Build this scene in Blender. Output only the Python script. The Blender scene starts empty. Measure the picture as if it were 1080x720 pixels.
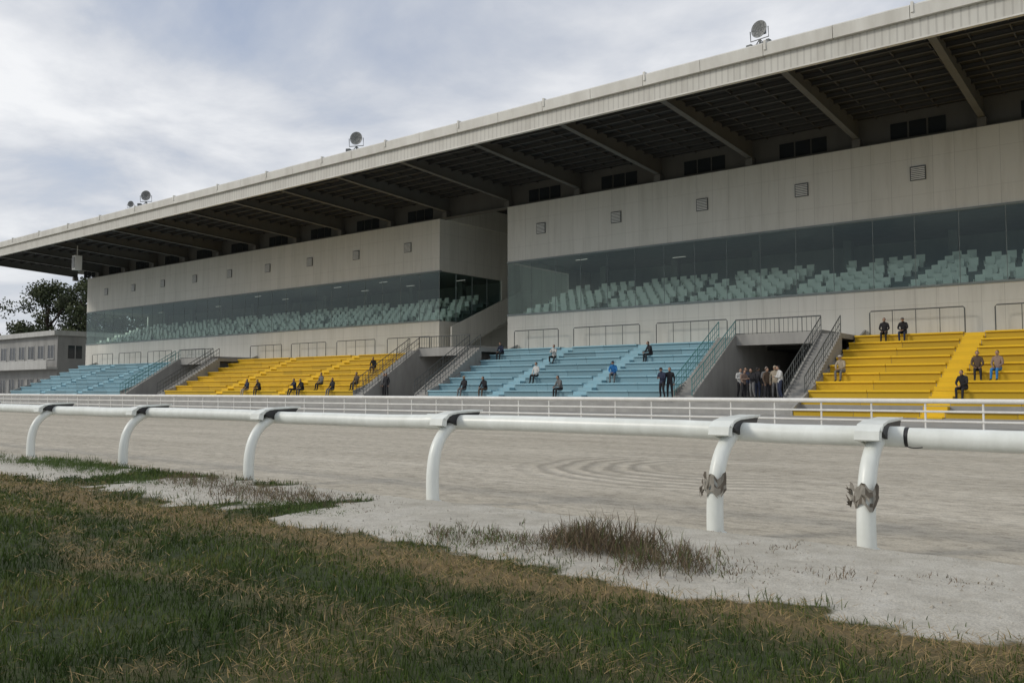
import bpy, bmesh, math, random
import numpy as np
from mathutils import Vector, Matrix, noise as mnoise
random.seed(7); np.random.seed(7)
scene=bpy.context.scene
R=math.radians

# ------------------------------------------------------------ materials
def newmat(name):
    m=bpy.data.materials.new(name); m.use_nodes=True
    nt=m.node_tree; b=nt.nodes['Principled BSDF']; return m,nt,b
def ramp(nt,fac,stops):
    r=nt.nodes.new('ShaderNodeValToRGB'); e=r.color_ramp.elements
    while len(e)<len(stops): e.new(0.5)
    for i,(p,c) in enumerate(stops):
        e[i].position=p; e[i].color=(*c,1) if len(c)==3 else c
    nt.links.new(fac,r.inputs[0]); return r
def mixc(nt,f,a,b,mode='MIX'):
    m=nt.nodes.new('ShaderNodeMix'); m.data_type='RGBA'; m.blend_type=mode
    for s,v in ((0,f),(6,a),(7,b)):
        if isinstance(v,(int,float)): m.inputs[s].default_value=v
        elif isinstance(v,tuple): m.inputs[s].default_value=(*v,1) if len(v)==3 else v
        else: nt.links.new(v,m.inputs[s])
    return m.outputs[2]
def mathn(nt,op,a,b=None,c=None):
    m=nt.nodes.new('ShaderNodeMath'); m.operation=op
    for i,v in enumerate((a,b,c)):
        if v is None: continue
        if isinstance(v,(int,float)): m.inputs[i].default_value=v
        else: nt.links.new(v,m.inputs[i])
    return m.outputs[0]
def objcoord(nt,scale=(1,1,1)):
    tc=nt.nodes.new('ShaderNodeTexCoord'); mp=nt.nodes.new('ShaderNodeMapping')
    mp.inputs['Scale'].default_value=scale
    nt.links.new(tc.outputs['Object'],mp.inputs[0]); return mp.outputs[0]
def noisen(nt,vec,scale,detail=4,rough=.55,dist=0):
    n=nt.nodes.new('ShaderNodeTexNoise'); n.inputs['Scale'].default_value=scale
    n.inputs['Detail'].default_value=detail; n.inputs['Roughness'].default_value=rough
    n.inputs['Distortion'].default_value=dist
    nt.links.new(vec,n.inputs['Vector']); return n.outputs[0]
def bump(nt,b,h,strength=.3,dist=.02):
    n=nt.nodes.new('ShaderNodeBump'); n.inputs['Strength'].default_value=strength
    n.inputs['Distance'].default_value=dist
    nt.links.new(h,n.inputs['Height']); nt.links.new(n.outputs[0],b.inputs['Normal'])
def paint(name,col,rough=.5,dirt=.25,scale=1.5,metal=0,dirtcol=None,streak=(1,1,.25)):
    m,nt,b=newmat(name); v=objcoord(nt,streak)
    n=noisen(nt,v,scale,5,.65)
    r=ramp(nt,n,[(.35,(0,0,0)),(.75,(1,1,1))])
    dc=dirtcol or tuple(c*.45 for c in col)
    f=mathn(nt,'MULTIPLY',r.outputs[0],dirt)
    c=mixc(nt,f,col,dc)
    nt.links.new(c,b.inputs['Base Color'])
    b.inputs['Roughness'].default_value=rough; b.inputs['Metallic'].default_value=metal
    return m

M={}
M['white_rail']=paint('white_rail_paint',(.80,.83,.79),.35,.42,3.0,dirtcol=(.42,.43,.37))
M['white']=paint('white_paint',(.80,.80,.77),.5,.3,2)
M['black']=paint('black_rubber_and_shade',(.02,.02,.022),.5,.3)  # also the painted shade inside the saddle brackets
M['darkmetal']=paint('dark_metal',(.10,.11,.11),.5,.3)
M['greymetal']=paint('galvanised_metal',(.30,.31,.31),.45,.4)
M['teal']=paint('teal_paint',(.10,.27,.27),.5,.4)
M['beam']=paint('beam_paint',(.13,.128,.12),.6,.4,.8)
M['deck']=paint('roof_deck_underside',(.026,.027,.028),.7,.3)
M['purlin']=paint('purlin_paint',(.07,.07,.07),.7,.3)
M['concrete']=paint('concrete',(.38,.375,.355),.85,.5,1.2)
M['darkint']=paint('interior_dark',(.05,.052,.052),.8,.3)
M['intwall']=paint('interior_wall',(.22,.26,.245),.8,.3)
M['intback']=paint('interior_back_wall',(.30,.36,.35),.8,.4,.6)
M['intceil']=paint('interior_ceiling',(.20,.24,.24),.8,.3)
M['frame']=paint('window_frame',(.22,.26,.26),.5,.3)

def facade():
    m,nt,b=newmat('facade_panels')
    tc=nt.nodes.new('ShaderNodeTexCoord'); s=nt.nodes.new('ShaderNodeSeparateXYZ')
    nt.links.new(tc.outputs['Object'],s.inputs[0])
    xy=mathn(nt,'ADD',s.outputs[0],s.outputs[1])
    u=mathn(nt,'FRACT',mathn(nt,'DIVIDE',xy,1.22))
    seam=mathn(nt,'LESS_THAN',u,.022)
    w=mathn(nt,'FRACT',mathn(nt,'DIVIDE',s.outputs[2],2.3))
    seam2=mathn(nt,'LESS_THAN',w,.008)
    wn=nt.nodes.new('ShaderNodeTexWhiteNoise'); wn.noise_dimensions='1D'
    nt.links.new(mathn(nt,'FLOOR',mathn(nt,'DIVIDE',xy,1.22)),wn.inputs['W'])
    base=mixc(nt,wn.outputs[0],(.645,.64,.585),(.69,.68,.625))
    v=objcoord(nt,(1,1,.12)); n=noisen(nt,v,1.6,6,.65)
    r=ramp(nt,n,[(.48,(0,0,0)),(.85,(.4,.4,.4))])
    c=mixc(nt,r.outputs[0],base,(.38,.37,.32))
    v2=objcoord(nt,(1,1,.05)); n2=noisen(nt,v2,3.5,4,.7)
    c=mixc(nt,mathn(nt,'MULTIPLY',ramp(nt,n2,[(.55,(0,0,0)),(.75,(1,1,1))]).outputs[0],.2),c,(.27,.26,.23))
    sm=mathn(nt,'MULTIPLY',mathn(nt,'MAXIMUM',seam,seam2),.4)
    c=mixc(nt,sm,c,(.26,.25,.23))
    nt.links.new(c,b.inputs['Base Color']); b.inputs['Roughness'].default_value=.7
    return m
M['facade']=facade()

def ribbed():
    m,nt,b=newmat('ribbed_fascia')
    tc=nt.nodes.new('ShaderNodeTexCoord'); s=nt.nodes.new('ShaderNodeSeparateXYZ')
    nt.links.new(tc.outputs['Object'],s.inputs[0])
    u=mathn(nt,'FRACT',mathn(nt,'DIVIDE',s.outputs[0],.35))
    g=mathn(nt,'LESS_THAN',u,.25)
    c=mixc(nt,mathn(nt,'MULTIPLY',g,.5),(.58,.57,.52),(.35,.34,.31))
    v=objcoord(nt,(1,1,.2)); n=noisen(nt,v,.9,6,.7)
    r=ramp(nt,n,[(.45,(0,0,0)),(.8,(.6,.6,.6))])
    c=mixc(nt,r.outputs[0],c,(.33,.31,.27))
    nt.links.new(c,b.inputs['Base Color']); b.inputs['Roughness'].default_value=.6
    return m
M['ribbed']=ribbed()

def glass():
    m=bpy.data.materials.new('tinted_glass'); m.use_nodes=True; nt=m.node_tree
    nt.nodes.clear(); out=nt.nodes.new('ShaderNodeOutputMaterial')
    t=nt.nodes.new('ShaderNodeBsdfTransparent'); t.inputs[0].default_value=(.83,.94,.91,1)
    g=nt.nodes.new('ShaderNodeBsdfGlossy'); g.inputs['Roughness'].default_value=.02
    g.inputs[0].default_value=(.75,.88,.88,1)
    fr=nt.nodes.new('ShaderNodeFresnel'); fr.inputs[0].default_value=1.55
    v=objcoord(nt); n=noisen(nt,v,.35,2,.5)
    bp=nt.nodes.new('ShaderNodeBump'); bp.inputs['Strength'].default_value=.15; bp.inputs['Distance'].default_value=.08
    nt.links.new(n,bp.inputs['Height']); nt.links.new(bp.outputs[0],g.inputs['Normal'])
    mx=nt.nodes.new('ShaderNodeMixShader')
    nt.links.new(fr.outputs[0],mx.inputs[0]); nt.links.new(t.outputs[0],mx.inputs[1]); nt.links.new(g.outputs[0],mx.inputs[2])
    nt.links.new(mx.outputs[0],out.inputs[0]); return m
M['glass']=glass()
M['darkglass']=paint('dark_window_glass',(.03,.035,.04),.12,.1)

def seatmat(name,col,worn):
    m,nt,b=newmat(name)
    at=nt.nodes.new('ShaderNodeAttribute'); at.attribute_name='tone'
    v=objcoord(nt); n=noisen(nt,v,2.2,6,.7)
    r=ramp(nt,n,[(.48,(0,0,0)),(.72,(1,1,1))])
    c=mixc(nt,mathn(nt,'MULTIPLY',r.outputs[0],.45),col,worn)
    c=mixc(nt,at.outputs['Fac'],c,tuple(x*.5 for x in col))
    nt.links.new(c,b.inputs['Base Color']); b.inputs['Roughness'].default_value=.55
    return m
M['yellow']=seatmat('yellow_bench_paint',(.86,.56,.012),(.70,.43,.03))
M['blue']=seatmat('blue_bench_paint',(.29,.51,.60),(.40,.51,.54))
M['chair']=paint('pale_chair_plastic',(.88,.93,.85),.5,.1)
mm,nt,b=newmat('fluorescent_tube'); b.inputs['Emission Color'].default_value=(1,.95,.85,1); b.inputs['Emission Strength'].default_value=.35
M['tube']=mm

# ------------------------------------------------------------ mesh builder
class MB:
    def __init__(s): s.v=[]; s.f=[]; s.m=[]; s.t=[]
    def add(s,vs,fs,mi=0,tone=0):
        o=len(s.v); s.v+= [tuple(v) for v in vs]
        for f in fs: s.f.append(tuple(i+o for i in f)); s.m.append(mi); s.t.append(tone)
    def box(s,x0,x1,y0,y1,z0,z1,mi=0,tone=0):
        s.add([(x0,y0,z0),(x1,y0,z0),(x1,y1,z0),(x0,y1,z0),(x0,y0,z1),(x1,y0,z1),(x1,y1,z1),(x0,y1,z1)],
              [(0,3,2,1),(4,5,6,7),(0,1,5,4),(1,2,6,5),(2,3,7,6),(3,0,4,7)],mi,tone)
    def prism_x(s,x0,x1,poly,mi=0):
        n=len(poly)
        vs=[(x0,y,z) for y,z in poly]+[(x1,y,z) for y,z in poly]
        fs=[tuple(range(n)),tuple(range(2*n-1,n-1,-1))]+[(i,i+n,(i+1)%n+n,(i+1)%n) for i in range(n)]
        s.add(vs,fs,mi)
    def tube(s,pts,r,mi=0,n=6,cap=True,sq=1.0):
        pts=[Vector(p) for p in pts]
        rs=r if isinstance(r,(list,tuple)) else [r]*len(pts)
        vs=[];fs=[]
        for i,p in enumerate(pts):
            d=(pts[min(i+1,len(pts)-1)]-pts[max(i-1,0)]).normalized()
            up=Vector((0,0,1)) if abs(d.z)<.95 else Vector((1,0,0))
            a=d.cross(up).normalized(); c=a.cross(d).normalized()
            for k in range(n):
                t=2*math.pi*(k+.5)/n
                vs.append(p+a*math.cos(t)*rs[i]+c*math.sin(t)*rs[i]*sq)
        for i in range(len(pts)-1):
            for k in range(n):
                fs.append((i*n+k,i*n+(k+1)%n,(i+1)*n+(k+1)%n,(i+1)*n+k))
        if cap: fs.append(tuple(range(n-1,-1,-1))); fs.append(tuple(range((len(pts)-1)*n,len(pts)*n)))
        s.add(vs,fs,mi)
    def sweep_yz(s,pts,rs,mi=0,n=14):
        pts=[Vector(p) for p in pts]; vs=[];fs=[]
        for i,p in enumerate(pts):
            d=(pts[min(i+1,len(pts)-1)]-pts[max(i-1,0)]).normalized()
            a=Vector((1,0,0)); c=a.cross(d).normalized()
            for k in range(n):
                t=2*math.pi*k/n; vs.append(p+a*math.cos(t)*rs[i]+c*math.sin(t)*rs[i])
        for i in range(len(pts)-1):
            for k in range(n): fs.append((i*n+k,i*n+(k+1)%n,(i+1)*n+(k+1)%n,(i+1)*n+k))
        fs.append(tuple(range(n-1,-1,-1))); fs.append(tuple(range((len(pts)-1)*n,len(pts)*n)))
        s.add(vs,fs,mi)
    def obj(s,name,mats,parent=None,smooth=False,fixn=False):
        me=bpy.data.meshes.new(name); me.from_pydata(s.v,[],s.f)
        for m in mats: me.materials.append(m)
        me.polygons.foreach_set('material_index',s.m)
        a=me.attributes.new('tone','FLOAT','FACE'); a.data.foreach_set('value',s.t)
        if fixn:
            bm=bmesh.new(); bm.from_mesh(me); bmesh.ops.recalc_face_normals(bm,faces=bm.faces); bm.to_mesh(me); bm.free()
        if smooth:
            me.polygons.foreach_set('use_smooth',[True]*len(me.polygons))
            if hasattr(me,'set_sharp_from_angle'): me.set_sharp_from_angle(angle=R(50))
        me.update()
        o=bpy.data.objects.new(name,me); scene.collection.objects.link(o)
        if parent: o.parent=parent
        return o
def empty(name):
    e=bpy.data.objects.new(name,None); scene.collection.objects.link(e); e.empty_display_size=.5; return e

# ------------------------------------------------------------ world, sun, camera
SUN_EL=R(32); SUN_AZ=R(225)
w=bpy.data.worlds.new('World'); scene.world=w; w.use_nodes=True; nt=w.node_tree
bg=nt.nodes['Background']; bg.inputs[1].default_value=.15
sky=nt.nodes.new('ShaderNodeTexSky'); sky.sky_type='NISHITA'; sky.sun_disc=False
sky.sun_elevation=SUN_EL; sky.sun_rotation=SUN_AZ
tc=nt.nodes.new('ShaderNodeTexCoord'); sp=nt.nodes.new('ShaderNodeSeparateXYZ'); nt.links.new(tc.outputs['Generated'],sp.inputs[0])
z=mathn(nt,'ADD',mathn(nt,'MAXIMUM',sp.outputs[2],0),.14)
cx=nt.nodes.new('ShaderNodeCombineXYZ')
nt.links.new(mathn(nt,'DIVIDE',sp.outputs[0],z),cx.inputs[0]); nt.links.new(mathn(nt,'DIVIDE',sp.outputs[1],z),cx.inputs[1])
mp=nt.nodes.new('ShaderNodeMapping'); mp.inputs['Location'].default_value=(3.1,1.7,0); nt.links.new(cx.outputs[0],mp.inputs[0])
n1=noisen(nt,mp.outputs[0],1.35,8,.56,.3)
n2=noisen(nt,mp.outputs[0],.38,3,.5,.2)
nn=mathn(nt,'ADD',mathn(nt,'MULTIPLY',n1,.62),mathn(nt,'MULTIPLY',n2,.38))
cl=ramp(nt,nn,[(.37,(2.95,3.25,3.95)),(.46,(3.75,4.0,4.5)),(.52,(4.75,4.9,5.2)),(.60,(6.2,6.25,6.35))])
mask=ramp(nt,n1,[(.28,(.72,.72,.72)),(.46,(.96,.96,.96))])
col=mixc(nt,mask.outputs[0],sky.outputs[0],cl.outputs[0])
hz=mathn(nt,'POWER',mathn(nt,'SUBTRACT',1.0,mathn(nt,'MAXIMUM',sp.outputs[2],0)),8)
col=mixc(nt,mathn(nt,'MULTIPLY',hz,.5),col,(5.3,5.4,5.5))
nt.links.new(col,bg.inputs[0])

sl=bpy.data.lights.new('sun','SUN'); sl.energy=1.5; sl.angle=R(13); sl.color=(1,.93,.82)
so=bpy.data.objects.new('sun',sl); scene.collection.objects.link(so)
sd=Vector((math.sin(SUN_AZ)*math.cos(SUN_EL),math.cos(SUN_AZ)*math.cos(SUN_EL),math.sin(SUN_EL)))
so.rotation_euler=sd.to_track_quat('Z','Y').to_euler()

cam=bpy.data.cameras.new('camera'); co=bpy.data.objects.new('camera',cam); scene.collection.objects.link(co)
cam.lens=30; cam.sensor_width=36; cam.clip_end=8000; cam.clip_start=.05
co.location=(0,0,1.6); co.rotation_euler=(R(93.3),0,R(38.3)); scene.camera=co
scene.view_settings.view_transform='Standard'; scene.view_settings.look='None'; scene.view_settings.exposure=0

# ------------------------------------------------------------ ground
def nz(x,y,s,seed=0): return mnoise.noise(Vector((x*s,y*s,seed)))
def edge(x):
    t=min(max((-x-5)/12,0),1); t=t*t*(3-2*t)
    return 6.35+.45*t
def sandmask(x,y):
    e=edge(x)+nz(x,y,.9,1)*.45+nz(x,y,3,2)*.25
    s=min(max((y-e)/.35+.5,0),1)
    g=nz(x,y,.5,5)+.45*nz(x,y,2.5,6)
    if x<-9.0 and y>e: s*=1-min(max((g-.10)*4,0),1)*.85
    return s
def height(x,y):
    h=.05*nz(x,y,.35,3)+.025*nz(x,y,1.7,4)
    if y>6.0:
        k=min((y-6.0)/1.2,1)
        h=h*(1-.5*k)+.05*k
    if y>8.9: h-=min((y-8.9)/.5,1)*.16
    h+=.014*nz(x,y,5,9)
    return h
def strawness(x,y):
    e=edge(x)
    band=math.exp(-((y-(e-.55+.45*nz(x,y,.6,11)))/.5)**2)
    band2=math.exp(-((y-(e-2.1+.8*nz(x,y,.35,31)))/.25)**2)
    patch=nz(x,y,.6,12)+.5*nz(x,y,2.2,13)
    st=.85*band+band2*.35+max(0,patch-.14)*.95
    return max(0,min(1,st*(1.0+.9*nz(x,y,4,17))))
xs=np.concatenate([np.linspace(-300,-40,40)[:-1],np.linspace(-40,-26,60)[:-1],np.linspace(-26,4,330)[:-1],np.linspace(4,150,40)])
ys=np.concatenate([np.linspace(-150,-3,30)[:-1],np.linspace(-3,2,20)[:-1],np.linspace(2,9.6,96)])
V=[];A=[];S_=[]
for y in ys:
    for x in xs:
        V.append((x,y,height(x,y))); A.append(sandmask(x,y) if y>4 else 0); S_.append(strawness(x,y) if y>-4 and x>-45 else .2)
nx=len(xs); F=[(j*nx+i,j*nx+i+1,(j+1)*nx+i+1,(j+1)*nx+i) for j in range(len(ys)-1) for i in range(nx-1)]
me=bpy.data.meshes.new('infield_ground'); me.from_pydata(V,[],F)
a=me.attributes.new('sand','FLOAT','POINT'); a.data.foreach_set('value',A)
a=me.attributes.new('straw','FLOAT','POINT'); a.data.foreach_set('value',S_)
me.polygons.foreach_set('use_smooth',[True]*len(F))
m,nt,b=newmat('infield_soil_and_sand')
at=nt.nodes.new('ShaderNodeAttribute'); at.attribute_name='sand'
at2=nt.nodes.new('ShaderNodeAttribute'); at2.attribute_name='straw'
v=objcoord(nt); n=noisen(nt,v,4,7,.7); nf=noisen(nt,v,60,3,.7); nb=noisen(nt,v,.8,4,.6)
soil=ramp(nt,n,[(.3,(.02,.03,.008)),(.55,(.04,.055,.015)),(.75,(.07,.08,.026))]).outputs[0]
soil=mixc(nt,mathn(nt,'MULTIPLY',at2.outputs['Fac'],.8),soil,(.21,.15,.07))
sand=ramp(nt,n,[(.25,(.44,.41,.345)),(.5,(.58,.55,.475)),(.75,(.68,.655,.585))])
sp2=ramp(nt,nf,[(.35,(.58,.58,.58)),(.6,(1,1,1))])
sc=mixc(nt,.7,sand.outputs[0],sp2.outputs[0],'MULTIPLY')
sc=mixc(nt,mathn(nt,'MULTIPLY',ramp(nt,nb,[(.5,(0,0,0)),(.68,(1,1,1))]).outputs[0],.4),sc,(.30,.275,.22))
fac=ramp(nt,mathn(nt,'ADD',at.outputs['Fac'],mathn(nt,'MULTIPLY',mathn(nt,'SUBTRACT',n,.5),.9)),[(.35,(0,0,0)),(.6,(1,1,1))])
c=mixc(nt,fac.outputs[0],soil,sc)
nt.links.new(c,b.inputs['Base Color']); b.inputs['Roughness'].default_value=.95
bump(nt,b,mathn(nt,'ADD',mathn(nt,'MULTIPLY',nf,.35),n),.8,.06)
me.materials.append(m)
o=bpy.data.objects.new('infield_ground',me); scene.collection.objects.link(o)

g=MB(); g.add([(-4000,-4000,-.35),(4000,-4000,-.35),(4000,4000,-.35),(-4000,4000,-.35)],[(0,1,2,3)])
M['field']=paint('distant_field',(.07,.085,.035),.95,.5,.02,dirtcol=(.13,.11,.06),streak=(1,1,1))
g.obj('ground',[M['field']])

# sand track
m,nt,b=newmat('raked_sand')
tc=nt.nodes.new('ShaderNodeTexCoord'); P=tc.outputs['Object']
s=nt.nodes.new('ShaderNodeSeparateXYZ'); nt.links.new(P,s.inputs[0])
v1=objcoord(nt,(.35,1,1)); n=noisen(nt,v1,1.1,7,.65)
v2=objcoord(nt,(.6,1,1)); nf=noisen(nt,v2,6,5,.78)
nff=noisen(nt,P,34,3,.7)
nb=noisen(nt,objcoord(nt,(.10,1,1)),.5,4,.55)
c=ramp(nt,n,[(.25,(.47,.43,.35)),(.5,(.55,.505,.415)),(.75,(.63,.585,.49))]).outputs[0]
c=mixc(nt,.7,c,ramp(nt,nf,[(.34,(.45,.44,.43)),(.54,(1,1,1))]).outputs[0],'MULTIPLY')
c=mixc(nt,.55,c,ramp(nt,nff,[(.32,(.5,.5,.5)),(.52,(1,1,1))]).outputs[0],'MULTIPLY')
c=mixc(nt,.6,c,ramp(nt,nb,[(.35,(.78,.77,.75)),(.62,(1.05,1.05,1.05))]).outputs[0],'MULTIPLY')
dx=mathn(nt,'ADD',s.outputs[0],7.6); dy=mathn(nt,'SUBTRACT',s.outputs[1],17.2)
d=mathn(nt,'SQRT',mathn(nt,'ADD',mathn(nt,'MULTIPLY',dx,dx),mathn(nt,'MULTIPLY',dy,dy)))
d=mathn(nt,'ADD',d,mathn(nt,'ADD',mathn(nt,'MULTIPLY',n,.6),mathn(nt,'MULTIPLY',nf,.12)))
wv=mathn(nt,'SINE',mathn(nt,'MULTIPLY',d,13))
inm=ramp(nt,mathn(nt,'DIVIDE',d,6),[(.28,(0,0,0)),(.40,(1,1,1)),(.72,(1,1,1)),(.88,(0,0,0))])
lm=ramp(nt,mathn(nt,'ADD',mathn(nt,'MULTIPLY',mathn(nt,'ADD',dx,mathn(nt,'MULTIPLY',dy,.4)),.25),.5),[(.6,(1,1,1)),(.9,(0,0,0))])
arc=mathn(nt,'MULTIPLY',mathn(nt,'MULTIPLY',wv,inm.outputs[0]),lm.outputs[0])
arc=mathn(nt,'MULTIPLY',arc,ramp(nt,nf,[(.35,(.25,.25,.25)),(.6,(1,1,1))]).outputs[0])
ya=mathn(nt,'ADD',s.outputs[1],mathn(nt,'MULTIPLY',nb,1.6))
rk=mathn(nt,'MULTIPLY',mathn(nt,'SINE',mathn(nt,'MULTIPLY',ya,11)),ramp(nt,n,[(.35,(0,0,0)),(.65,(1,1,1))]).outputs[0])
c=mixc(nt,mathn(nt,'MULTIPLY',mathn(nt,'MAXIMUM',arc,0),.6),c,(.21,.19,.155))
c=mixc(nt,mathn(nt,'MULTIPLY',mathn(nt,'MAXIMUM',rk,0),.18),c,(.22,.195,.16))
nt.links.new(c,b.inputs['Base Color']); b.inputs['Roughness'].default_value=.95
h=mathn(nt,'ADD',mathn(nt,'MULTIPLY',nf,1.3),mathn(nt,'ADD',mathn(nt,'MULTIPLY',arc,.4),mathn(nt,'MULTIPLY',rk,.15)))
bump(nt,b,h,.8,.055)
t=MB(); 
nxx=60
X=np.linspace(-400,150,nxx); Yt=np.linspace(9.0,36.2,12)
t.add([(x,y,-.04) for y in Yt for x in X],[(j*nxx+i,j*nxx+i+1,(j+1)*nxx+i+1,(j+1)*nxx+i) for j in range(11) for i in range(nxx-1)])
t.obj('sand_track',[m])

ap=MB()
ap.prism_x(-400,150,[(36.15,-.3),(36.15,.1),(44.2,.34),(44.2,-.3)])
for i in range(3):
    ap.box(-125,14,44.2+.6*i,44.8+.6*i if i<2 else 60,-.2,.34+.27*(i+1))
ap.box(-400,-125,44.2,60,-.2,.35)
ap.obj('concrete_apron',[M['concrete']])

# ------------------------------------------------------------ grandstand
GS=empty('grandstand')
W=57.0
blocks=[(-121.5,-53.5),(-45.5,12.0)]
wl=MB(); gl=MB(); fr=MB(); itr=MB(); ch=MB(); vt=MB(); ic=MB(); ib=MB()
for (x0,x1) in blocks:
    wl.box(x0,x1,W,W+.35,4.7,8.0)
    wl.box(x0,x1,W,W+.35,12.6,17.4)
    wl.box(x0,x0+.3,W+.35,71,12.6,17.4); wl.box(x1-.3,x1,W+.35,71,12.6,17.4)
    wl.box(x0,x0+.3,W+.35,71,0,8.0); wl.box(x1-.3,x1,W+.35,71,0,8.0)
    wl.box(x0,x1,71,71.3,0,19.0)
    fr.box(x0-.03,x1+.03,W-.07,W+.3,7.96,8.1); fr.box(x0-.03,x1+.03,W-.05,W+.3,12.5,12.64)
    gl.add([(x0+.02,W+.03,8.1),(x1-.02,W+.03,8.1),(x1-.02,W+.03,12.5),(x0+.02,W+.03,12.5)],[(0,1,2,3)])
    for xx in (x0+.05,x1-.05):
        gl.add([(xx,W+.1,8.1),(xx,66,8.1),(xx,66,12.5),(xx,W+.1,12.5)],[(0,1,2,3)])
        wl.box(xx-.15,xx+.15,66,71,8.0,12.6)
    n=int((x1-x0)/2.43)
    for i in range(n+1):
        x=x0+.03+(x1-x0-.06)*i/n
        fr.box(x-.016,x+.016,W+.015,W+.045,8.1,12.5)
    for y in (59.3,61.6,63.8): fr.box(x1-.06,x1+.0,y-.03,y+.03,8.1,12.5)
    ic.box(x0+.3,x1-.3,W+.36,71,13.0,13.2)
    ib.box(x0+.3,x1-.3,69.6,69.9,7,13)
    itr.box(x0+.3,x1-.3,W+.36,57.8,7.4,7.7)
    for r in range(7):
        itr.box(x0+.3,x1-.3,57.8+.95*r,58.75+.95*r,7.0,7.7+.40*r)
    itr.box(x0+.3,x1-.3,64.45,69.6,7.0,10.3)
    k=0; x=x0+.9
    while x<x1-.9:
        k+=1
        if k%8==0: x+=1.3; continue
        for r in range(7):
            if random.random()<.15: continue
            y=58.05+.95*r; zf=7.7+.40*r; xo=x+r*.22+random.uniform(-.05,.05)
            if xo>x1-1: continue
            ch.box(xo,xo+.56,y,y+.46,zf+.34,zf+.46); ch.box(xo,xo+.56,y+.44,y+.52,zf+.461,zf+1.0)
            ch.box(xo+.03,xo+.53,y+.03,y+.4,zf,zf+.339)
            ch.box(xo-.03,xo+.0,y+.05,y+.45,zf+.34,zf+.68)
        x+=.92
    x=x0+3.65
    while x<x1: itr.box(x-.3,x+.3,66.5,67.1,7,13); x+=7.3
tb=MB()
for (x0,x1) in blocks:
    x=x0+4
    while x<x1-3:
        for y in (61.5,65.5):
            if random.random()<.5: tb.box(x,x+1.2,y,y+.04,12.94,12.97)
        x+=7.3
vx=[-12.7+7.3*i for i in range(4)]+[-12.7-7.3*i for i in range(1,5) if -12.7-7.3*i>-44]+[-57.6-7.3*i for i in range(9)]
for x in vx:
    vt.box(x-.46,x+.46,W-.07,W-.002,14.7,15.6,0)
    for j in range(7): vt.box(x-.40,x+.40,W-.10,W-.071,14.76+.115*j,14.82+.115*j,1)
wl.obj('facade_walls',[M['facade']],GS); gl.obj('window_glass',[M['glass']],GS); fr.obj('window_frames',[M['frame']],GS)
itr.obj('interior_tiers',[M['intwall']],GS); ic.obj('interior_ceiling',[M['intceil']],GS); ch.obj('interior_chairs',[M['chair']],GS)
ib.obj('interior_back_wall',[M['intback']],GS)
vt.obj('wall_vents',[M['darkmetal'],M['white']],GS); tb.obj('ceiling_tubes',[M['tube']],GS)
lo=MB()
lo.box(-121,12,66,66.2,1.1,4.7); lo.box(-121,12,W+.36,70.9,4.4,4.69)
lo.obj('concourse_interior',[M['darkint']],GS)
cb=MB(); cw=MB()
cb.box(-121.5,12,W+.6,W+.8,17.4,19.345); cb.box(-121.5,12,W+.02,W+.6,17.402,17.46)
x=-9.1+21.9
while x>-121:
    if not(-54<x-7.3 and x< -45): 
        for q in range(3): cw.box(x-5.3+1.12*q,x-4.3+1.12*q,W+.55,W+.597,17.7,18.7)
    x-=7.3
cb.obj('clerestory_wall',[M['beam']],GS); cw.obj('clerestory_windows',[M['darkglass']],GS)

YE=43.5; RX0,RX1=-126.5,15
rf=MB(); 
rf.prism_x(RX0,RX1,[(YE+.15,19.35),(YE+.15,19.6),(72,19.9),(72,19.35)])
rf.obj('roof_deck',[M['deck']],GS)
fa=MB()
fa.prism_x(RX0-.05,RX1+.05,[(YE,18.5),(YE,19.42),(YE+.14,19.42),(YE+.14,18.5)],1)
fa.obj('roof_fascia_ribs',[M['ribbed'],M['ribbed']],GS)
ft=MB()
x=RX0-.1; L=3.65
while x<RX1:
    x2=min(x+L-.03,RX1+.1)
    ft.prism_x(x,x2,[(YE-.22,19.43),(YE-.26,20.05),(YE-.12,20.16),(YE+.5,20.12),(YE+.5,19.65),(YE+.14,19.43)])
    x+=L
x=RX0
while x<RX1:
    ft.box(x-.06,x+.06,YE-.30,YE+.5,19.7,20.22); x+=7.3
ft.box(RX0-.1,RX1+.1,YE-.05,YE+.2,18.42,18.5)
ft.obj('roof_gutter_fascia',[paint('gutter_metal',(.68,.67,.62),.5,.6,.8,dirtcol=(.40,.38,.33))],GS,fixn=True)
ef=MB(); ef.box(RX0-.12,RX0-.02,YE+.5,72,18.6,20.0); ef.box(RX1+.02,RX1+.12,YE+.5,72,18.6,20.0); ef.obj('roof_end_fascia',[M['ribbed']],GS)
bm_=MB()
x=-9.1+21.9
while x>-127:
    if x<14:
        bm_.prism_x(x-.05,x+.05,[(YE+.2,18.75),(YE+.2,19.3),(W+.6,19.3),(W+.6,18.05)],0)
        bm_.prism_x(x-.19,x+.19,[(YE+.2,18.69),(YE+.2,18.745),(W+.6,18.045),(W+.6,17.98)],0)
        bm_.box(x-.25,x+.25,W-.02,W+.597,17.463,17.97)
    x-=7.3
bm_.obj('roof_beams',[M['beam']],GS,fixn=True)
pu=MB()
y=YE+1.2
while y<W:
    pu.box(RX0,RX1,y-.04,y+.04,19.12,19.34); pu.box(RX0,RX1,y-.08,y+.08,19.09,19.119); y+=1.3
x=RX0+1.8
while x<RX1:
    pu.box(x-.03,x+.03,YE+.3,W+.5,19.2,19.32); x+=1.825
pu.obj('roof_purlins',[M['purlin']],GS)

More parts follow.
